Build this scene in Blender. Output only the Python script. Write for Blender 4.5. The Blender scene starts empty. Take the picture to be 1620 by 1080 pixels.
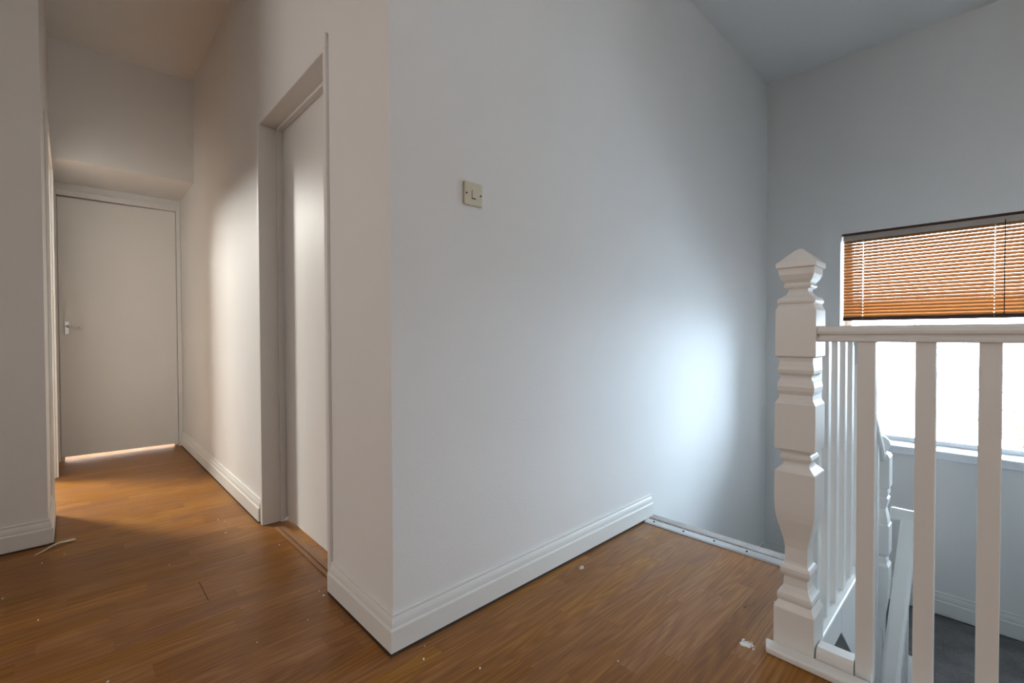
import bpy, bmesh, math, random
from mathutils import Vector, Matrix
S = bpy.context.scene
COL = S.collection
random.seed(7)

# ------------------------------------------------------------------ camera
YAW, PITCH, ROLL, FPX = 0.8103, 0.0162, -0.0034, 731.65
CAM = Vector((-0.6852, -1.2391, 0.95))
fwd = Vector((math.cos(YAW)*math.cos(PITCH), math.sin(YAW)*math.cos(PITCH), -math.sin(PITCH)))
r0 = Vector((math.sin(YAW), -math.cos(YAW), 0)); u0 = r0.cross(fwd)
rr = r0*math.cos(ROLL)+u0*math.sin(ROLL); uu = -r0*math.sin(ROLL)+u0*math.cos(ROLL)
cd = bpy.data.cameras.new('camera'); cd.sensor_width = 36; cd.lens = FPX/1620*36
cd.clip_start = 0.02; cd.clip_end = 200
cam = bpy.data.objects.new('camera', cd); COL.objects.link(cam)
m = Matrix((rr, uu, -fwd)).transposed().to_4x4(); m.translation = CAM
cam.matrix_world = m
S.camera = cam

# ------------------------------------------------------------------ light and exposure
S.view_settings.view_transform = 'Standard'; S.view_settings.look = 'None'
S.view_settings.gamma = 1; S.view_settings.exposure = 0.22
S.view_settings.use_curve_mapping = False
W = bpy.data.worlds.new('sky'); S.world = W; W.use_nodes = True
bg = W.node_tree.nodes['Background']
bg.inputs[0].default_value = (0.675, 0.83, 1.0, 1); bg.inputs[1].default_value = 34.0

def area(name, loc, target, sx, sy, power, col, portal=False, spread=180):
    l = bpy.data.lights.new(name, 'AREA'); l.shape = 'RECTANGLE'; l.size = sx; l.size_y = sy
    l.energy = power; l.color = col; l.spread = math.radians(spread)
    o = bpy.data.objects.new(name, l); COL.objects.link(o); o.location = loc
    d = Vector(target)-Vector(loc); o.rotation_euler = d.to_track_quat('-Z', 'Y').to_euler()
    if portal: l.cycles.is_portal = True
    return o
area('window_portal', (3.52, -0.96, 0.92), (0, -0.96, 0.92), 1.1, 1.5, 1, (1, 1, 1), portal=True)
area('side_room_daylight', (-1.78, 3.88, 2.45), (-0.6, 2.4, 0.0), 0.4, 0.5, 112, (1.0, 0.98, 0.91))
area('rear_daylight', (0.05, -2.75, 1.85), (0.1, 0.0, 1.1), 1.3, 1.5, 9.5, (1.0, 0.95, 0.91))
area('west_fill', (-4.05, 1.12, 1.5), (0.0, 0.2, 1.3), 1.0, 1.4, 31, (1.0, 0.94, 0.89))  # added fill lamp, no window here; brightens the wall face left of the corner
area('bedroom_daylight', (-0.4, 4.9, 1.9), (-0.4, 3.8, 0.0), 1.0, 1.0, 60, (1.0, 0.86, 0.66))

# ------------------------------------------------------------------ materials
def new_mat(name):
    mt = bpy.data.materials.new(name); mt.use_nodes = True
    nt = mt.node_tree; return mt, nt, nt.nodes['Principled BSDF']
def N(nt, t, **kw):
    n = nt.nodes.new(t)
    for k, v in kw.items(): setattr(n, k, v)
    return n
def math_n(nt, op, a, b=None):
    n = N(nt, 'ShaderNodeMath', operation=op)
    for i, v in enumerate((a, b)):
        if v is None: continue
        if isinstance(v, (int, float)): n.inputs[i].default_value = v
        else: nt.links.new(v, n.inputs[i])
    return n.outputs[0]
def paint(name, col, rough=0.55, bump=0.05, scale=180, mottled=0.03, spec=0.3):
    mt, nt, b = new_mat(name)
    tc = N(nt, 'ShaderNodeTexCoord')
    n1 = N(nt, 'ShaderNodeTexNoise'); n1.inputs['Scale'].default_value = 2.6; n1.inputs['Detail'].default_value = 4
    nt.links.new(tc.outputs['Object'], n1.inputs['Vector'])
    mx = N(nt, 'ShaderNodeMix', data_type='RGBA')
    mx.inputs['A'].default_value = (*[c*(1-mottled) for c in col], 1); mx.inputs['B'].default_value = (*[min(1, c*(1+mottled)) for c in col], 1)
    nt.links.new(n1.outputs['Fac'], mx.inputs['Factor'])
    nt.links.new(mx.outputs['Result'], b.inputs['Base Color'])
    b.inputs['Roughness'].default_value = rough; b.inputs['Specular IOR Level'].default_value = spec
    n2 = N(nt, 'ShaderNodeTexNoise'); n2.inputs['Scale'].default_value = scale; n2.inputs['Detail'].default_value = 3
    nt.links.new(tc.outputs['Object'], n2.inputs['Vector'])
    bp = N(nt, 'ShaderNodeBump'); bp.inputs['Strength'].default_value = bump; bp.inputs['Distance'].default_value = 0.01
    nt.links.new(n2.outputs['Fac'], bp.inputs['Height']); nt.links.new(bp.outputs['Normal'], b.inputs['Normal'])
    return mt
def plain(name, col, rough=0.5, metal=0.0, spec=0.4):
    mt, nt, b = new_mat(name)
    tc = N(nt, 'ShaderNodeTexCoord'); n1 = N(nt, 'ShaderNodeTexNoise'); n1.inputs['Scale'].default_value = 30
    nt.links.new(tc.outputs['Object'], n1.inputs['Vector'])
    mx = N(nt, 'ShaderNodeMix', data_type='RGBA')
    mx.inputs['A'].default_value = (*[c*.94 for c in col], 1); mx.inputs['B'].default_value = (*[min(1, c*1.06) for c in col], 1)
    nt.links.new(n1.outputs['Fac'], mx.inputs['Factor']); nt.links.new(mx.outputs['Result'], b.inputs['Base Color'])
    b.inputs['Roughness'].default_value = rough; b.inputs['Metallic'].default_value = metal; b.inputs['Specular IOR Level'].default_value = spec
    return mt

M_wall = paint('white_wall_paint', (0.80, 0.79, 0.775), rough=0.6, bump=0.06, scale=150)
M_ceil = paint('white_ceiling_paint', (0.76, 0.76, 0.75), rough=0.8, bump=0.08, scale=60)
M_gloss = paint('white_gloss_paint', (0.77, 0.76, 0.73), rough=0.38, bump=0.03, scale=120, spec=0.4)
M_door = paint('white_door_paint', (0.80, 0.785, 0.76), rough=0.42, bump=0.02, scale=90, spec=0.4)
M_upvc = plain('white_window_plastic', (0.82, 0.84, 0.86), rough=0.3)
M_cream = plain('cream_plastic', (0.66, 0.62, 0.48), rough=0.35)
M_dark = plain('dark_hole', (0.02, 0.018, 0.015), rough=0.7)
M_chrome = plain('chrome', (0.75, 0.75, 0.74), rough=0.12, metal=1.0)
M_alu = plain('aluminium', (0.62, 0.61, 0.60), rough=0.35, metal=0.9)
M_flake = paint('paint_flake', (0.80, 0.79, 0.76), rough=0.7)
M_putty = paint('peeled_paint', (0.66, 0.62, 0.50), rough=0.6)
M_cord = plain('blind_cord', (0.45, 0.30, 0.18), rough=0.7)
M_railwood = plain('blind_dark_wood', (0.055, 0.018, 0.010), rough=0.35)
M_head = plain('blind_headrail', (0.42, 0.36, 0.31), rough=0.4)

def laminate():
    mt, nt, b = new_mat('oak_laminate')
    tc = N(nt, 'ShaderNodeTexCoord'); sep = N(nt, 'ShaderNodeSeparateXYZ')
    nt.links.new(tc.outputs['Object'], sep.inputs[0])
    X, Y = sep.outputs[0], sep.outputs[1]
    rowf = math_n(nt, 'DIVIDE', math_n(nt, 'ADD', Y, 50.045), 0.071)
    row = math_n(nt, 'FLOOR', rowf)
    wn = N(nt, 'ShaderNodeTexWhiteNoise', noise_dimensions='1D'); nt.links.new(row, wn.inputs['W'])
    colf = math_n(nt, 'ADD', math_n(nt, 'DIVIDE', math_n(nt, 'ADD', X, 50), 0.56), math_n(nt, 'MULTIPLY', wn.outputs['Value'], 7.31))
    colm = math_n(nt, 'FLOOR', colf)
    cv = N(nt, 'ShaderNodeCombineXYZ'); nt.links.new(row, cv.inputs[0]); nt.links.new(colm, cv.inputs[1])
    w2 = N(nt, 'ShaderNodeTexWhiteNoise', noise_dimensions='2D'); nt.links.new(cv.outputs[0], w2.inputs['Vector'])
    tone = w2.outputs['Value']
    # grain, stretched along the boards (x), shifted per strip
    gx = math_n(nt, 'ADD', math_n(nt, 'MULTIPLY', X, 1.0), math_n(nt, 'MULTIPLY', tone, 37.0))
    gv = N(nt, 'ShaderNodeCombineXYZ'); nt.links.new(gx, gv.inputs[0]); nt.links.new(Y, gv.inputs[1]); nt.links.new(math_n(nt, 'MULTIPLY', tone, 11.0), gv.inputs[2])
    mp = N(nt, 'ShaderNodeMapping'); mp.inputs['Scale'].default_value = (2.4, 78, 1)
    nt.links.new(gv.outputs[0], mp.inputs['Vector'])
    g1 = N(nt, 'ShaderNodeTexNoise'); g1.inputs['Scale'].default_value = 1.6; g1.inputs['Detail'].default_value = 6; g1.inputs['Roughness'].default_value = 0.62
    g1.inputs['Distortion'].default_value = 0.6
    nt.links.new(mp.outputs[0], g1.inputs['Vector'])
    # cathedral rings
    mp2 = N(nt, 'ShaderNodeMapping'); mp2.inputs['Scale'].default_value = (1.4, 13, 1)
    nt.links.new(gv.outputs[0], mp2.inputs['Vector'])
    g2 = N(nt, 'ShaderNodeTexNoise'); g2.inputs['Scale'].default_value = 0.9; g2.inputs['Detail'].default_value = 1.5
    nt.links.new(mp2.outputs[0], g2.inputs['Vector'])
    rings = math_n(nt, 'FRACT', math_n(nt, 'MULTIPLY', g2.outputs['Fac'], 13.0))
    rings = math_n(nt, 'ABSOLUTE', math_n(nt, 'SUBTRACT', rings, 0.5))
    fac = math_n(nt, 'ADD', math_n(nt, 'MULTIPLY', g1.outputs['Fac'], 0.66), math_n(nt, 'MULTIPLY', rings, 0.32))
    fac = math_n(nt, 'ADD', fac, math_n(nt, 'MULTIPLY', math_n(nt, 'SUBTRACT', tone, 0.5), 0.15))
    cr = N(nt, 'ShaderNodeValToRGB'); e = cr.color_ramp.elements
    e[0].position = 0.14; e[0].color = (0.15, 0.052, 0.011, 1)
    e[1].position = 0.72; e[1].color = (0.45, 0.222, 0.064, 1)
    n = cr.color_ramp.elements.new(0.44); n.color = (0.28, 0.113, 0.023, 1)
    nt.links.new(fac, cr.inputs[0])
    w3 = N(nt, 'ShaderNodeTexWhiteNoise', noise_dimensions='3D'); cv2 = N(nt, 'ShaderNodeCombineXYZ'); cv2.inputs[2].default_value = 5.5
    nt.links.new(row, cv2.inputs[0]); nt.links.new(colm, cv2.inputs[1]); nt.links.new(cv2.outputs[0], w3.inputs['Vector'])
    hs = N(nt, 'ShaderNodeHueSaturation'); nt.links.new(cr.outputs['Color'], hs.inputs['Color'])
    nt.links.new(math_n(nt, 'ADD', 0.4985, math_n(nt, 'MULTIPLY', w3.outputs['Value'], 0.006)), hs.inputs['Hue'])
    nt.links.new(math_n(nt, 'ADD', 0.97, math_n(nt, 'MULTIPLY', w3.outputs['Value'], 0.10)), hs.inputs['Saturation'])
    # seams between strips and at strip ends
    fr = math_n(nt, 'FRACT', rowf)
    s1 = math_n(nt, 'LESS_THAN', math_n(nt, 'MINIMUM', fr, math_n(nt, 'SUBTRACT', 1.0, fr)), 0.010)
    fc = math_n(nt, 'FRACT', colf)
    s2 = math_n(nt, 'LESS_THAN', math_n(nt, 'MINIMUM', fc, math_n(nt, 'SUBTRACT', 1.0, fc)), 0.0018)
    seam = math_n(nt, 'MULTIPLY', math_n(nt, 'MAXIMUM', s1, s2), 0.20)
    mx = N(nt, 'ShaderNodeMix', data_type='RGBA'); nt.links.new(seam, mx.inputs['Factor'])
    nt.links.new(hs.outputs['Color'], mx.inputs['A']); mx.inputs['B'].default_value = (0.07, 0.022, 0.006, 1)
    # sparse dark specks of dirt
    vo = N(nt, 'ShaderNodeTexVoronoi'); vo.inputs['Scale'].default_value = 9.0; nt.links.new(tc.outputs['Object'], vo.inputs['Vector'])
    sr = N(nt, 'ShaderNodeSeparateColor'); nt.links.new(vo.outputs['Color'], sr.inputs[0])
    sp = math_n(nt, 'MULTIPLY', math_n(nt, 'LESS_THAN', vo.outputs['Distance'], 0.045), math_n(nt, 'GREATER_THAN', sr.outputs[0], 0.86))
    mx2 = N(nt, 'ShaderNodeMix', data_type='RGBA'); nt.links.new(math_n(nt, 'MULTIPLY', sp, 0.8), mx2.inputs['Factor'])
    nt.links.new(mx.outputs['Result'], mx2.inputs['A']); mx2.inputs['B'].default_value = (0.03, 0.015, 0.008, 1)
    nt.links.new(mx2.outputs['Result'], b.inputs['Base Color'])
    b.inputs['Specular IOR Level'].default_value = 0.32
    rg = math_n(nt, 'ADD', 0.30, math_n(nt, 'MULTIPLY', g1.outputs['Fac'], 0.16)); nt.links.new(rg, b.inputs['Roughness'])
    bp = N(nt, 'ShaderNodeBump'); bp.inputs['Strength'].default_value = 0.06; bp.inputs['Distance'].default_value = 0.002
    nt.links.new(math_n(nt, 'SUBTRACT', g1.outputs['Fac'], seam), bp.inputs['Height']); nt.links.new(bp.outputs['Normal'], b.inputs['Normal'])
    return mt
M_floor = laminate()

def carpet(name, c0, c1):
    mt, nt, b = new_mat(name)
    tc = N(nt, 'ShaderNodeTexCoord')
    n1 = N(nt, 'ShaderNodeTexNoise'); n1.inputs['Scale'].default_value = 170; n1.inputs['Detail'].default_value = 4
    n2 = N(nt, 'ShaderNodeTexNoise'); n2.inputs['Scale'].default_value = 7; n2.inputs['Detail'].default_value = 5
    for n in (n1, n2): nt.links.new(tc.outputs['Object'], n.inputs['Vector'])
    f = math_n(nt, 'ADD', math_n(nt, 'MULTIPLY', n1.outputs['Fac'], 0.6), math_n(nt, 'MULTIPLY', n2.outputs['Fac'], 0.5))
    cr = N(nt, 'ShaderNodeValToRGB'); cr.color_ramp.elements[0].position = 0.35; cr.color_ramp.elements[1].position = 0.75
    cr.color_ramp.elements[0].color = (*c0, 1); cr.color_ramp.elements[1].color = (*c1, 1)
    nt.links.new(f, cr.inputs[0]); nt.links.new(cr.outputs[0], b.inputs['Base Color'])
    b.inputs['Roughness'].default_value = 0.95; b.inputs['Specular IOR Level'].default_value = 0.1
    bp = N(nt, 'ShaderNodeBump'); bp.inputs['Strength'].default_value = 0.6; bp.inputs['Distance'].default_value = 0.006
    nt.links.new(n1.outputs['Fac'], bp.inputs['Height']); nt.links.new(bp.outputs['Normal'], b.inputs['Normal'])
    return mt
M_carpet = carpet('grey_carpet', (0.10, 0.097, 0.10), (0.25, 0.245, 0.245))

def slat_material():
    mt, nt, b = new_mat('blind_slat_wood')
    tc = N(nt, 'ShaderNodeTexCoord'); mp = N(nt, 'ShaderNodeMapping'); mp.inputs['Scale'].default_value = (20, 1.5, 60)
    n1 = N(nt, 'ShaderNodeTexNoise'); n1.inputs['Scale'].default_value = 3
    nt.links.new(tc.outputs['Object'], mp.inputs[0]); nt.links.new(mp.outputs[0], n1.inputs['Vector'])
    cr = N(nt, 'ShaderNodeValToRGB'); cr.color_ramp.elements[0].color = (0.40, 0.175, 0.05, 1); cr.color_ramp.elements[1].color = (0.54, 0.265, 0.09, 1)
    nt.links.new(n1.outputs['Fac'], cr.inputs[0]); nt.links.new(cr.outputs[0], b.inputs['Base Color'])
    b.inputs['Roughness'].default_value = 0.4
    return mt
M_slat = slat_material()

def glass_material():
    mt = bpy.data.materials.new('window_glass'); mt.use_nodes = True; nt = mt.node_tree
    nt.nodes.remove(nt.nodes['Principled BSDF']); out = nt.nodes['Material Output']
    t = N(nt, 'ShaderNodeBsdfTransparent'); t.inputs[0].default_value = (0.95, 0.97, 0.97, 1)
    g = N(nt, 'ShaderNodeBsdfGlossy'); g.inputs['Roughness'].default_value = 0.02
    lw = N(nt, 'ShaderNodeFresnel'); lw.inputs[0].default_value = 1.45
    mx = N(nt, 'ShaderNodeMixShader'); nt.links.new(lw.outputs[0], mx.inputs[0]); nt.links.new(t.outputs[0], mx.inputs[1]); nt.links.new(g.outputs[0], mx.inputs[2])
    nt.links.new(mx.outputs[0], out.inputs['Surface'])
    return mt
M_glass = glass_material()
M_leaf = plain('autumn_leaves', (0.045, 0.038, 0.006), rough=0.6)
M_bark = plain('bark', (0.09, 0.06, 0.04), rough=0.9)
M_ground = paint('pale_paving', (0.5, 0.5, 0.5), rough=0.9)

# ------------------------------------------------------------------ builders
def tag(o, label=None, cat=None, group=None, kind=None):
    for k, v in (('label', label), ('category', cat), ('group', group), ('kind', kind)):
        if v: o[k] = v
    return o
def empty(name, loc=(0, 0, 0)):
    o = bpy.data.objects.new(name, None); COL.objects.link(o); o.location = loc; o.empty_display_size = 0.1
    return o
def obj(name, bm, mat, parent=None, bevel=0.0, seg=2, smooth=False):
    bmesh.ops.recalc_face_normals(bm, faces=bm.faces[:])
    me = bpy.data.meshes.new(name); bm.to_mesh(me); bm.free()
    if smooth:
        for p in me.polygons: p.use_smooth = True
    for mt in (mat if isinstance(mat, (list, tuple)) else [mat]): me.materials.append(mt)
    o = bpy.data.objects.new(name, me); COL.objects.link(o)
    if parent:
        o.parent = parent
        if parent.type == 'EMPTY': o.matrix_parent_inverse = Matrix.Translation(-parent.location)
    if bevel:
        b = o.modifiers.new('bevel', 'BEVEL'); b.width = bevel; b.segments = seg; b.limit_method = 'ANGLE'; b.angle_limit = math.radians(40)
    return o
def box(bm, x0, x1, y0, y1, z0, z1):
    v = [bm.verts.new((x, y, z)) for x in (x0, x1) for y in (y0, y1) for z in (z0, z1)]
    for f in ((0, 1, 3, 2), (4, 6, 7, 5), (0, 4, 5, 1), (2, 3, 7, 6), (0, 2, 6, 4), (1, 5, 7, 3)):
        bm.faces.new([v[i] for i in f])
    return v
def boxes(*bs):
    bm = bmesh.new()
    for b in bs: box(bm, *b)
    return bm
def struct(name, bm, mat, bevel=0.0):
    return tag(obj(name, bm, mat, bevel=bevel), kind='structure')
def extrude_poly(bm, pts, axis, a, b):
    """closed polygon of (u,v) extruded along an axis: 'y' -> (u,·,v), 'x' -> (·,u,v), 'z' -> (u,v,·)"""
    f = {'y': lambda u, v, w: (u, w, v), 'x': lambda u, v, w: (w, u, v), 'z': lambda u, v, w: (u, v, w)}[axis]
    A = [bm.verts.new(f(u, v, a)) for u, v in pts]; B = [bm.verts.new(f(u, v, b)) for u, v in pts]
    n = len(pts)
    for i in range(n): bm.faces.new((A[i], A[(i+1) % n], B[(i+1) % n], B[i]))
    bm.faces.new(A[::-1]); bm.faces.new(B)
def sweep(bm, path, prof, z0=0.0):
    """sweep a closed (offset, height) profile along a 2D path; offset to the right of travel, mitred"""
    P = [Vector(p) for p in path]; rings = []
    for i, p in enumerate(P):
        d1 = (P[i]-P[i-1]).normalized() if i else None
        d2 = (P[i+1]-P[i]).normalized() if i < len(P)-1 else None
        n1 = Vector((d1.y, -d1.x)) if d1 else None; n2 = Vector((d2.y, -d2.x)) if d2 else None
        if n1 and n2:
            mm = (n1+n2); mm = mm/(mm.dot(n1))
        else: mm = n1 or n2
        rings.append([bm.verts.new((p.x+mm.x*o, p.y+mm.y*o, z0+h)) for o, h in prof])
    n = len(prof)
    for a, b in zip(rings, rings[1:]):
        for i in range(n): bm.faces.new((a[i], a[(i+1) % n], b[(i+1) % n], b[i]))
    bm.faces.new(rings[0][::-1]); bm.faces.new(rings[-1])
def loft_square(bm, prof, cx, cy):
    """square-section turned post: list of (z, half width)"""
    R = []
    for z, h in prof:
        R.append([bm.verts.new((cx+sx*h, cy+sy*h, z)) for sx, sy in ((-1, -1), (1, -1), (1, 1), (-1, 1))])
    for a, b in zip(R, R[1:]):
        for i in range(4): bm.faces.new((a[i], a[(i+1) % 4], b[(i+1) % 4], b[i]))
    bm.faces.new(R[0][::-1]); bm.faces.new(R[-1])
def loft_round(bm, prof, cx, cy, n=20):
    R = []
    for z, h in prof:
        R.append([bm.verts.new((cx+h*math.cos(2*math.pi*i/n), cy+h*math.sin(2*math.pi*i/n), z)) for i in range(n)])
    for a, b in zip(R, R[1:]):
        for i in range(n): bm.faces.new((a[i], a[(i+1) % n], b[(i+1) % n], b[i]))
    bm.faces.new(R[0][::-1]); bm.faces.new(R[-1])
def tube(bm, a, b, r, n=10):
    a, b = Vector(a), Vector(b); d = (b-a).normalized()
    s = d.orthogonal().normalized(); t = d.cross(s)
    R = [[bm.verts.new(p+(s*math.cos(2*math.pi*i/n)+t*math.sin(2*math.pi*i/n))*r) for i in range(n)] for p in (a, b)]
    for i in range(n): bm.faces.new((R[0][i], R[0][(i+1) % n], R[1][(i+1) % n], R[1][i]))
    bm.faces.new(R[0][::-1]); bm.faces.new(R[1])

CEIL = 2.86; LOW = -2.63; XW = 3.212
# ------------------------------------------------------------------ room shell
struct('floor', boxes((-4.15, 0, -3.2, 1.734, -.12, 0), (0, .842, -3.2, 0, -.12, 0), (.842, 1.40, -.80, 0, -.12, 0),
                      (-.895, 0, 1.734, 3.75, -.12, 0), (0, 0.9, .3, 1.5, -.12, 0)), M_floor)
struct('floor_side_room', boxes((-3.7, -.895, 1.86, 5.5, -.12, 0), (-.895, 1.5, 3.75, 5.5, -.12, 0)), M_floor)
fo = struct('floor_half_landing', boxes((2.17, XW, -1.75, 0, -.95, -.81)), M_carpet)
struct('floor_lower', boxes((-1.5, 3.5, -3.4, .12, LOW-.12, LOW)), M_carpet)
struct('ceiling', boxes((-4.3, 3.5, -3.32, 5.62, CEIL, CEIL+.15)), M_ceil)
struct('wall_main', boxes((0, XW, 0, .12, LOW, CEIL)), M_wall)
struct('wall_hall_right', boxes((0, .12, .12, .44, 0, CEIL), (0, .12, .44, 1.305, 2.0, CEIL), (0, .12, 1.305, 3.75, 0, CEIL)), M_wall)
WY0, WY1, WZ0, WZ1 = -1.45, -.475, .20, 1.636
struct('wall_window', boxes((XW, 3.5, WY1, .12, LOW, CEIL), (XW, 3.5, -1.87, WY0, LOW, CEIL),
                            (XW, 3.5, WY0, WY1, WZ1, CEIL), (XW, 3.5, WY0, WY1, LOW, WZ0)), M_wall)
struct('wall_stairwell_right', boxes((.842, XW, -1.87, -1.75, LOW, CEIL)), M_wall)
struct('wall_landing_right', boxes((.842, .962, -3.2, -1.87, 0, CEIL)), M_wall)
struct('wall_rear', boxes((-4.27, .962, -3.32, -3.2, 0, CEIL)), M_wall)
struct('wall_left', boxes((-4.27, -4.15, -3.2, 1.86, 0, CEIL)), M_wall)
HX = -.775
struct('wall_near_left', boxes((-4.15, HX, 1.734, 1.86, 0, CEIL)), M_wall)
struct('shade_nib_left', boxes((-1.45, -1.33, 1.12, 1.734, 0, CEIL)), M_wall)  # unseen nib, added to keep the west lamp off the near-left wall
struct('wall_hall_left', boxes((-.895, HX, 1.86, 2.18, 0, CEIL), (-.895, HX, 2.18, 3.10, 2.06, CEIL), (-.895, HX, 3.10, 3.75, 0, CEIL)), M_wall)
struct('wall_hall_end', boxes((HX, 0, 3.61, 3.75, 2.045, CEIL)), M_wall)
struct('wall_bulkhead', boxes((HX, 0, 2.967, 3.63, 2.097, CEIL)), M_wall)
struct('wall_outer', boxes((-3.82, -3.7, 1.86, 5.5, 0, CEIL), (-3.82, 3.5, 5.5, 5.62, LOW, CEIL), (3.38, 3.5, .12, 5.5, LOW, CEIL),
                           (-.895, HX, 3.75, 5.5, 0, CEIL), (1.5, 1.62, 3.75, 5.5, 0, CEIL)), M_wall)
struct('wall_under_landing', boxes((-1.62, -1.5, -3.4, .12, LOW, -.12), (-1.5, .962, -3.52, -3.4, LOW, 0), (.842, .962, -3.4, -1.87, LOW, 0),
                                   (-1.5, 0, 0, .12, LOW, -.12)), M_wall)

# skirting boards: flat board, ledge, rounded ogee, top bead
SK = [(0, .009), (.0175, .009), (.018, .073), (.0165, .076), (.012, .078), (.0125, .085), (.0115, .094), (.009, .102), (.0065, .107), (.0065, .1095), (.008, .112), (.0075, .116), (.005, .118), (0, .118)]
SKL = [(o, h*1.23) for o, h in SK]
def skirting(name, path, prof=SK, z0=0):
    bm = bmesh.new(); sweep(bm, path, prof, z0); return struct(name, bm, M_gloss)
skirting('baseboard_main', [(0, .452), (0, 0), (1.479, 0)])
skirting('baseboard_hall_right', [(0, 3.63), (0, 1.318)])
skirting('baseboard_near_left', [(HX, 2.165), (HX, 1.734), (-4.15, 1.734)][::-1])
M_gap = plain('dusty_gap', (0.075, 0.05, 0.036), rough=0.9)
for path in ([(0, .452), (0, 0), (1.385, 0)], [(0, 3.59), (0, 1.318)], [(-4.15, 1.734), (HX, 1.734), (HX, 2.165)]):
    bm = bmesh.new(); sweep(bm, path, [(.001, .0002), (.0195, .0002), (.0195, .0007), (.001, .0007)]); obj('expansion_gap', bm, M_gap, bpy.data.objects['floor'])
skirting('baseboard_window', [(2.25, 0), (XW, 0), (XW, -1.75)], SKL, -.81)
skirting('baseboard_rear', [(.842, -1.87), (.842, -3.2), (-4.15, -3.2), (-4.15, 1.70)])

# ------------------------------------------------------------------ door in the hall's right wall
d1 = tag(empty('door_1', (0, .87, 0)), kind='structure')
obj('door_frame', boxes((-.012, .125, 1.275, 1.305, 0, 1.985), (-.012, .125, .44, .464, 0, 1.985), (-.006, .125, .44, 1.305, 1.985, 2.01),
                        (-.012, -.0005, .44, .464, 1.985, 2.04)), M_door, d1, bevel=.003)
obj('door_stop', boxes((.072, .099, 1.262, 1.275, 0, 1.985), (.072, .099, .464, .477, 0, 1.985), (.072, .099, .464, 1.275, 1.972, 1.985)), M_gloss, d1, bevel=.002)
obj('door_leaf', boxes((.102, .142, .468, 1.271, .012, 1.979)), M_door, d1, bevel=.002)
th = obj('threshold_strip', boxes((.024, .040, .466, 1.2, 0, .006), (.046, .066, .466, 1.2, 0, .005)), plain('threshold_oak', (.30, .15, .07), rough=.5), bevel=.002)
tag(th, 'worn wooden threshold strip on the floor under the flush side door', 'threshold')

# ------------------------------------------------------------------ door at the end of the hall
d2 = tag(empty('door_2', (-.39, 3.61, 0)), kind='structure')
obj('door_frame', boxes((-.775, -.757, 3.592, 3.75, 0, 2.045), (-.031, -.001, 3.592, 3.75, 0, 2.045), (-.757, -.031, 3.592, 3.75, 2.0, 2.045)), M_door, d2, bevel=.003)
bm = bmesh.new()
extrude_poly(bm, [(-.754, .034), (-.034, .024), (-.034, 1.997), (-.754, 1.987)], 'y', 3.60, 3.64)
obj('door_leaf', bm, M_door, d2, bevel=.002)
obj('door_stop', boxes((-.775, -.735, 3.642, 3.70, 0, 2.03), (-.053, -.02, 3.642, 3.70, 0, 2.03), (-.735, -.053, 3.642, 3.70, 1.972, 2.05)), M_gloss, d2)
hd = obj('door_handle', boxes((-.726, -.698, 3.592, 3.6, .955, 1.058)), M_chrome, d2, bevel=.004)
bm = bmesh.new(); tube(bm, (-.711, 3.592, 1.02), (-.711, 3.552, 1.02), .010, 14)
pts = [(-.711, 3.552, 1.02), (-.69, 3.548, 1.019), (-.665, 3.549, 1.012), (-.645, 3.55, 1.009), (-.628, 3.552, 1.010)]
for a, b in zip(pts, pts[1:]): tube(bm, a, b, .0075, 12)
obj('lever', bm, M_chrome, hd, smooth=True)

# ------------------------------------------------------------------ doorway in the hall's left wall
bm = boxes((-.905, HX+.001, 3.078, 3.10, 0, 2.06), (-.905, HX+.001, 2.18, 2.20, 0, 2.06), (-.905, HX+.001, 2.20, 3.078, 2.04, 2.06),
           (HX, HX+.014, 3.085, 3.15, 0, 2.11), (HX, HX+.014, 2.165, 2.195, 0, 2.11), (HX, HX+.014, 2.195, 3.085, 2.045, 2.11))
struct('trim_1', bm, M_gloss, bevel=.003)

# ------------------------------------------------------------------ window
w = tag(empty('window_1', (3.44, -.96, .2)), kind='structure')
fx0, fx1 = 3.39, 3.45
obj('window_frame', boxes((fx0, fx1, WY1-.035, WY1, WZ0+.03, WZ1), (fx0, fx1, WY0, WY0+.035, WZ0+.03, WZ1), (fx0, fx1, WY0+.035, WY1-.035, WZ1-.035, WZ1),
                          (fx0, fx1, WY0+.035, WY1-.035, WZ0+.015, WZ0+.045)), M_upvc, w, bevel=.004)
obj('window_pane', boxes((3.418, 3.424, WY0+.035, WY1-.035, WZ0+.045, WZ1-.035)), M_glass, w)
sl = obj('window_sill', boxes((3.19, 3.5, WY0, WY1, WZ0-.0, WZ0+.015), (3.188, XW, WY0-.03, WY1+.03, WZ0-.035, WZ0+.015)), M_upvc, w, bevel=.004)

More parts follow.
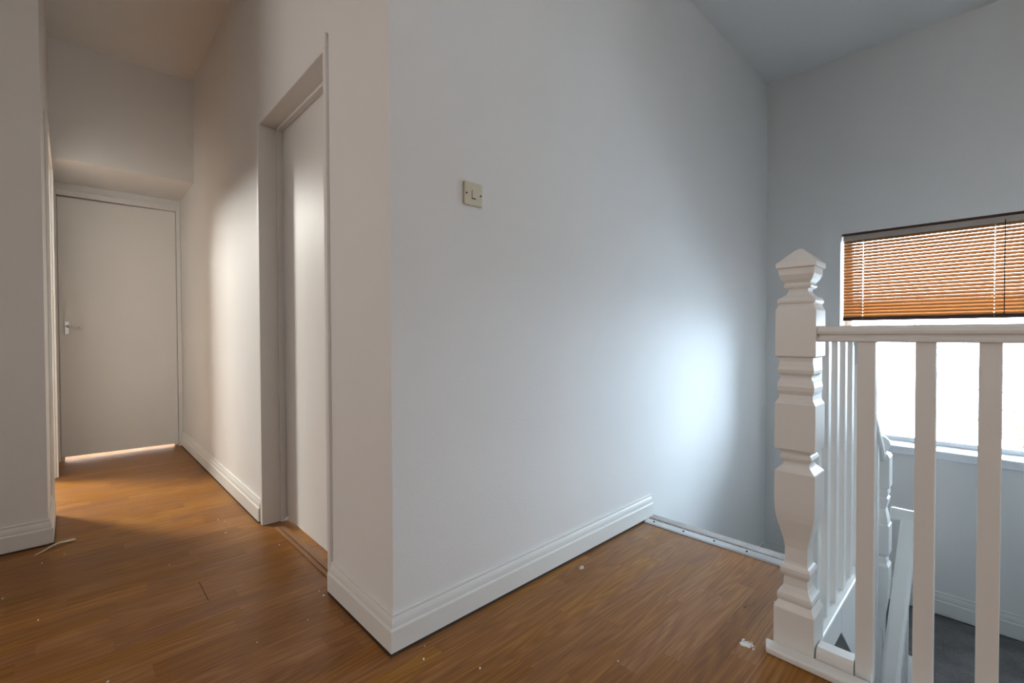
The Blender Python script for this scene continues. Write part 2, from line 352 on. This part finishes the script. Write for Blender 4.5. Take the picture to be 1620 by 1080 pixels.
# ------------------------------------------------------------------ venetian blind
BY0, BY1, BX = -1.385, -.488, 3.236
bl = tag(empty('venetian_blind', (BX, -.94, 1.62)), 'half lowered brown wooden venetian blind in the stair window', 'blind')
obj('headrail', boxes((BX-.012, BX+.03, BY0, BY1, 1.585, 1.622)), M_head, bl, bevel=.002)
obj('shadow_gap_strip', boxes((BX-.020, BX+.03, BY0-.006, BY1+.006, 1.623, 1.636)), M_railwood, bl)  # dark strip standing in for the shadow gap above the headrail
bm = bmesh.new(); K = 25; PIT = .0212; ztop = 1.578; tilt = math.radians(55.5); wd = .0260
for k in range(K):
    zc = ztop-k*PIT; prof = []
    for j in range(7):
        s = (j/6-.5)*wd; c = .0022*(1-(2*(j/6)-1)**2)
        prof.append((BX+s*math.cos(tilt)-c*math.sin(tilt), zc+s*math.sin(tilt)+c*math.cos(tilt)))
    th_ = .0008
    low = [(x+th_*math.sin(tilt), z-th_*math.cos(tilt)) for x, z in prof]
    ya = BY1-.003
    for yh in (-.60, -1.222, None):            # route holes where the ladder cords run
        yb = BY0+.003 if yh is None else yh+.0013
        extrude_poly(bm, prof+low[::-1], 'y', ya, yb)
        if yh is not None:
            for a_, b_ in ((0, 3), (4, 7)): extrude_poly(bm, prof[a_:b_]+low[a_:b_][::-1], 'y', yh+.0013, yh-.0013)
            ya = yh-.0013
obj('slats', bm, M_slat, bl)
obj('bottom_rail', boxes((BX-.013, BX+.013, BY0+.002, BY1-.002, 1.034, 1.058)), M_railwood, bl, bevel=.003)
for y in (-.60, -1.222):
    bm = bmesh.new()
    tube(bm, (BX-.016, y, 1.04), (BX-.016, y, 1.60), .0009, 6); tube(bm, (BX+.016, y, 1.04), (BX+.016, y, 1.60), .0009, 6)
    obj('ladder_cord', bm, M_cord, bl)
bm = bmesh.new(); tube(bm, (BX-.022, -1.262, 1.05), (BX-.022, -1.262, 1.60), .0022, 8)
obj('tilt_wand', bm, M_railwood, bl)

# ------------------------------------------------------------------ light switch
sw = tag(empty('light_switch', (.307, 0, 1.424)), 'square cream light switch on the white wall', 'light switch')
bm = bmesh.new(); box(bm, .268, .346, -.011, 0, 1.385, 1.463)
obj('switch_plate', bm, M_cream, sw, bevel=.004, seg=3)
obj('rocker', boxes((.299, .314, -.0145, -.010, 1.409, 1.436)), M_cream, sw, bevel=.0015)
obj('rocker_slot', boxes((.2975, .3155, -.0116, -.0105, 1.4065, 1.4095)), M_dark, sw)
for x in (.2765, .3375):
    bm = bmesh.new(); tube(bm, (x, -.0118, 1.4225), (x, -.009, 1.4225), .0032, 12); obj('screw', bm, M_dark, sw)

# ------------------------------------------------------------------ landing balustrade
NX, NY, HB = .893, -.831, .0525
NEWEL = [(0.0, HB), (.128, HB), (.132, .051), (.150, .043), (.153, .0445), (.162, .046), (.172, .0445), (.176, .040), (.182, .036), (.196, .032), (.222, .0305), (.228, .036), (.236, .039), (.248, .0395),
         (.256, .036), (.260, .031), (.268, .0295), (.31, .0295), (.335, .033), (.365, .0405), (.395, .0475), (.42, .051), (.45, HB), (.538, HB), (.541, .051), (.556, .036), (.562, .0335), (.570, .034), (.574, .040), (.582, .042), (.590, .039), (.594, .036), (.603, .040), (.607, HB),
         (.741, HB), (.745, .050), (.756, .0445), (.768, .0435), (.780, .0475), (.792, .0485), (.806, .046), (.814, .041), (.818, .0395), (.824, .040), (.832, .046), (.842, .0475), (.852, .0455), (.866, .0435), (.878, .044), (.882, HB),
         (1.016, HB), (1.019, .0515), (1.028, .047), (1.036, .0455), (1.038, .0485), (1.045, .0495), (1.052, .047), (1.057, .038), (1.063, .030), (1.072, .0255), (1.080, .0265), (1.084, .034), (1.090, .036), (1.094, .033), (1.098, .033), (1.108, .0405), (1.122, .0455), (1.138, .0465), (1.142, .0475)]
CAP = [(1.142, .0525), (1.155, .0525), (1.158, .0500), (1.164, .043), (1.172, .036), (1.182, .026), (1.190, .018), (1.197, .010), (1.2, .004)]
bal = tag(empty('landing_balustrade', (NX, NY, 0)), 'white painted landing balustrade with carved square newel post', 'balustrade')
bm = bmesh.new(); loft_square(bm, NEWEL, NX, NY)
nw = obj('newel_post', bm, M_gloss, bal, bevel=.0012)
bm = bmesh.new(); loft_square(bm, CAP, NX, NY)
obj('newel_cap', bm, M_gloss, nw, bevel=.0012)
def rail_profile(c, top, bot):
    """moulded handrail section (u, z)"""
    h = top-bot; w = .030
    return [(c-w*.75, bot), (c-w*.95, bot+h*.04), (c-w*.98, bot+h*.22), (c-w*.72, bot+h*.30), (c-w*.70, bot+h*.40), (c-w*1.0, bot+h*.50), (c-w*1.04, bot+h*.66), (c-w*.98, bot+h*.82), (c-w*.75, bot+h*.95), (c-w*.35, top),
            (c+w*.35, top), (c+w*.75, bot+h*.95), (c+w*.98, bot+h*.82), (c+w*1.04, bot+h*.66), (c+w*1.0, bot+h*.50), (c+w*.70, bot+h*.40), (c+w*.72, bot+h*.30), (c+w*.98, bot+h*.22), (c+w*.95, bot+h*.04), (c+w*.75, bot)]
RX = .878
bm = bmesh.new(); extrude_poly(bm, rail_profile(RX, .970, .925), 'y', NY-HB, -1.75); obj('handrail', bm, M_gloss, bal, bevel=.001)
bm = bmesh.new(); extrude_poly(bm, rail_profile(-.842, .970, .925), 'x', NX+HB, 1.50); obj('handrail', bm, M_gloss, bal, bevel=.001)
# white nosing board under the front run and fillet between the spindles
bm = bmesh.new()
extrude_poly(bm, [(.795, -.772), (.842, -.757), (.842, -1.75), (.790, -1.75)], 'z', 0.0, .021)
obj('base_rail', bm, M_gloss, bal, bevel=.006, seg=3)
obj('base_rail', boxes((.9455, 1.50, -.878, -.80, 0, .016)), M_gloss, bal, bevel=.005)
ys = [-.996, -1.115, -1.228, -1.345, -1.46, -1.575, -1.69]
prev = NY-HB
for y in ys:
    e0, e1 = prev-.003, y+.0215
    if y > -1.0:
        bm = bmesh.new(); extrude_poly(bm, [(.846, .010), (.905, .010), (.905, .040), (.897, .048), (.858, .048), (.848, .040)], 'y', e0, e1)
        obj('spacer_fillet', bm, M_gloss, bal, bevel=.003)
    prev = y-.0205
    obj('baluster', boxes((.856, .890, y-.0195, y+.0195, .005, .930)), M_gloss, bal, bevel=.0025)
for x in (1.0, 1.118, 1.236, 1.354, 1.472):
    obj('baluster', boxes((x-.018, x+.018, -.860, -.824, .010, .930)), M_gloss, bal, bevel=.0025)
struct('trim_2', boxes((.842, .860, -1.75, -.80, -.16, -.001), (.860, 1.297, -.862, -.80, -.123, -.001)), M_gloss, bevel=.002)

# ------------------------------------------------------------------ stairs
RISE, GO = .2025, .23
st = tag(empty('staircase', (1.48, -.4, -.81)), 'grey carpeted staircase turning down below the white balustrade', 'staircase')
def step(x0, x1, ya, yb, z, dirn):
    bm = bmesh.new()
    if dirn > 0: box(bm, x0, x1+.015, ya, yb, z-.03, z); box(bm, x0-.012, x0, ya, yb, z, z+RISE-.03)
    else: box(bm, x0-.015, x1, ya, yb, z-.03, z); box(bm, x1, x1+.012, ya, yb, z, z+RISE-.03)
    return obj('step', bm, M_carpet, st, bevel=.008)
for k in range(3): step(1.48+GO*k, 1.48+GO*(k+1), -.80, -.003, -RISE*(k+1), 1)
bm = boxes((2.158, 2.1699, -.80, -.003, -.81, -.81+RISE-.03)); obj('riser', bm, M_carpet, st)
for k in range(8): step(2.17-GO*(k+1), 2.17-GO*k, -1.747, -.978, -.81-RISE*(k+1), -1)
ns = obj('top_nosing', boxes((1.436, 1.502, -.80, -.003, -.028, .011)), carpet('pale_carpet', (.30, .27, .25), (.62, .57, .54)), st, bevel=.010, seg=3)  # nosing carpet in a lighter, browner tone than the steps
bm = bmesh.new(); sl_ = -RISE/GO
zb = lambda x: -.123+(x-1.297)*-.90
extrude_poly(bm, [(1.2975, -.123), (1.2975, -.001), (1.50, -.001), (1.56, .02), (2.17, .02+.61*sl_), (2.17, zb(2.17))], 'y', -.862, -.802)
obj('stringer', bm, M_gloss, st, bevel=.003)
bm = bmesh.new(); extrude_poly(bm, [(1.30, -.125), (1.30, -.105), (2.17, zb(2.17)+.02), (2.17, zb(2.17))], 'y', -.801, -.001)
obj('soffit', bm, M_wall, st)
bm = bmesh.new(); extrude_poly(bm, [(2.25, -.62), (2.25, -1.02), (.45, -1.02-1.80*.88), (.45, -.62-1.80*.88)], 'y', -.975, -.935)
obj('stringer', bm, M_gloss, st, bevel=.003)

# lower balustrade: newel on the half landing and the rails that meet it
lb = tag(empty('stair_balustrade', (2.205, -.84, -.81)), 'lower white stair balustrade seen between the landing balusters', 'balustrade')
h = .045; LX, LY = 2.205, -.840
LN = [(-1.05, h), (-.67, h), (-.66, .042), (-.645, .034), (-.63, .038), (-.615, .034), (-.60, .026), (-.45, .028), (-.36, .040), (-.28, h), (-.19, h), (-.175, .036), (-.16, .036), (-.145, .030), (-.13, h), (.01, h), (.016, .040), (.05, .036), (.09, .028), (.115, .036), (.14, .040), (.15, .033), (.165, .040), (.19, .037), (.20, h), (.345, h), (.358, .038), (.362, .030)]
bm = bmesh.new(); loft_square(bm, LN, LX, LY); n2 = obj('newel_post', bm, M_gloss, lb, bevel=.002)
bm = bmesh.new(); loft_round(bm, [(.362, .026), (.370, .030), (.378, .036), (.392, .042), (.408, .043), (.424, .038), (.436, .028), (.444, .015), (.446, .003)], LX, LY)
obj('newel_cap', bm, M_gloss, n2, smooth=True)
def sloped_rail(bm, xa, za, xb, zb_, y0, y1, hh):
    extrude_poly(bm, [(xa, za), (xa, za-hh), (xb, zb_-hh), (xb, zb_)], 'y', y0, y1)
bm = bmesh.new(); sloped_rail(bm, 1.50, .965, LX-h, .965-(LX-h-1.5)*.90, -.872, -.812, .05); obj('handrail', bm, M_gloss, lb, bevel=.012, seg=3)
bm = bmesh.new(); box(bm, 2.178, 2.205, -.985, LY-h, .045, .105); box(bm, 2.17, 2.2, -.984, -.926, .0, .05)
obj('rail_end', bm, M_gloss, lb, bevel=.010, seg=3)
bm = bmesh.new(); sloped_rail(bm, 2.20, .085, .6, .085-1.60*.905, -.985, -.925, .08); obj('handrail', bm, M_gloss, lb, bevel=.012, seg=3)
for k in range(6):
    x = 1.62+.108*k; zt = .965-(x-1.5)*.90-.03; zl = .02+(x-1.56)*sl_-.01
    if x < 2.15: obj('baluster', boxes((x-.017, x+.017, -.858, -.824, zl, zt)), M_gloss, lb)
for k in range(10):
    x = 2.05-.115*k; zt = .06-(2.19-x)*.90-.03; zl = -.62-(2.25-x)*.88-.01
    obj('baluster', boxes((x-.016, x+.016, -.970, -.938, zl, zt)), M_gloss, lb)

# metal edge strip between laminate and carpet
ms = tag(empty('carpet_edge_strip', (1.415, -.4, 0)), 'metal strip with dark screws where laminate meets stair carpet', 'edge strip')
bm = bmesh.new(); extrude_poly(bm, [(1.388, .0005), (1.434, .0005), (1.434, .008), (1.428, .010), (1.396, .006), (1.388, .002)], 'y', -.775, -.019)
obj('metal_strip', bm, M_alu, ms)
for y in (-.06, -.215, -.36, -.50, -.66):
    bm = bmesh.new(); tube(bm, (1.413, y, .006), (1.413, y, .0105), .0045, 12); obj('screw', bm, M_dark, ms)

# ------------------------------------------------------------------ debris on the floor
def blob(bm, cx, cy, r, h, n=14, jag=.35, stretch=(1, 1)):
    ring = []; top = []
    for i in range(n):
        a = 2*math.pi*i/n; q = r*(1-jag*random.random())
        ring.append(bm.verts.new((cx+q*math.cos(a)*stretch[0], cy+q*math.sin(a)*stretch[1], 0)))
        top.append(bm.verts.new((cx+q*.8*math.cos(a)*stretch[0], cy+q*.8*math.sin(a)*stretch[1], h*(.6+.8*random.random()))))
    for i in range(n): bm.faces.new((ring[i], ring[(i+1) % n], top[(i+1) % n], top[i]))
    bm.faces.new(top); bm.faces.new(ring[::-1])
def splash(name, cx, cy, r, k, label):
    bm = bmesh.new(); blob(bm, cx, cy, r*.62, .002, 18, .5)
    for i in range(k):
        a = random.uniform(-1.9, .9); d = r*random.uniform(.5, 1.15)
        blob(bm, cx+d*math.cos(a), cy+d*math.sin(a), r*random.uniform(.06, .17), .0015, 7, .5, (1.5, .8))
    tag(obj(name, bm, M_flake), label, 'paint splash')
splash('paint_splash', .789, -.716, .026, 34, 'white paint splash on the laminate just left of the newel base')
splash('paint_splash', 1.094, -.712, .016, 22, 'small white paint splash behind the newel near the carpet edge')
bm = bmesh.new()
cp = [(-.815, 1.618, .001), (-.79, 1.640, .004), (-.765, 1.664, .010), (-.742, 1.684, .012), (-.715, 1.694, .008), (-.687, 1.702, .006)]
wv = [.003, .004, .005, .008, .011, .014]; A = []; B = []
for (x, y, z), q in zip(cp, wv):
    A.append([bm.verts.new((x-.3*q, y+q, z+.0)), bm.verts.new((x+.3*q, y-q, z))])
    B.append([bm.verts.new((x-.3*q, y+q, z+.0018)), bm.verts.new((x+.3*q, y-q, z+.0018))])
for i in range(5):
    bm.faces.new((A[i][0], A[i][1], A[i+1][1], A[i+1][0])); bm.faces.new((B[i][0], B[i+1][0], B[i+1][1], B[i][1]))
    for s in (0, 1): bm.faces.new((A[i][s], A[i+1][s], B[i+1][s], B[i][s]))
for i in (0, 5): bm.faces.new((A[i][0], A[i][1], B[i][1], B[i][0]))
tag(obj('paint_sliver', bm, M_putty), 'curled cream sliver of peeled paint beside the left wall corner', 'paint sliver')
bm = bmesh.new(); blob(bm, .797, -.085, .012, .009, 6, .45, (1.2, .7))
tag(obj('paint_chip', bm, M_flake), 'white paint chip on the laminate near the long skirting board', 'paint chip')
def floor_at(px, py):
    d = fwd+rr*((px-810)/FPX)-uu*((py-540)/FPX); t = -CAM.z/d.z; return CAM+d*t
crumbs = [(66, 891), (102, 877), (4, 947), (60, 981), (356, 825), (363, 829), (357, 843), (345, 822), (442, 862), (268, 894), (505, 935), (512, 942), (487, 981), (407, 1016), (978, 1046), (759, 1057), (672, 1022), (670, 1043), (170, 1079), (331, 671+50)]
for i, (px, py) in enumerate(crumbs):
    p = floor_at(px, py); bm = bmesh.new(); blob(bm, p.x, p.y, random.uniform(.0028, .005), .003, 6, .5)
    tag(obj('paint_crumb', bm, M_flake), 'tiny white crumb of paint on the wood laminate floor', 'paint crumb', 'paint crumbs scattered on the floor')
gp = obj('board_gap', boxes((-.3452, -.3425, .700, .870, -.001, .0006)), M_gap, bpy.data.objects['floor'])

# ------------------------------------------------------------------ outside
struct('ground_outside', boxes((3.6, 60, -30, 30, LOW-.3, LOW-.1)), M_ground)
sh = tag(empty('garden_shrub', (12.2, -2.4, LOW-.1)), 'yellow green shrub outside beyond the stair window', 'shrub')
bm = bmesh.new()
for i in range(1500):
    v = Vector((random.gauss(0, .55), random.gauss(0, .55), random.gauss(0, .62))); c = Vector((12.2, -2.4, -.95))+v
    a = Vector((random.uniform(-1, 1), random.uniform(-1, 1), random.uniform(-1, 1))).normalized()*.06; b = a.orthogonal().normalized()*.035
    bm.faces.new([bm.verts.new(c+q) for q in (a, b, -a, -b)])
obj('foliage', bm, M_leaf, sh)
bm = bmesh.new(); tube(bm, (12.2, -2.4, LOW-.1), (12.2, -2.4, -1.0), .06, 10)
for i in range(9):
    a = i*.7; tube(bm, (12.2, -2.4, -1.6+.08*i), (12.2+.5*math.cos(a), -2.4+.5*math.sin(a), -1.0+.1*i), .018, 6)
obj('stem', bm, M_bark, sh)
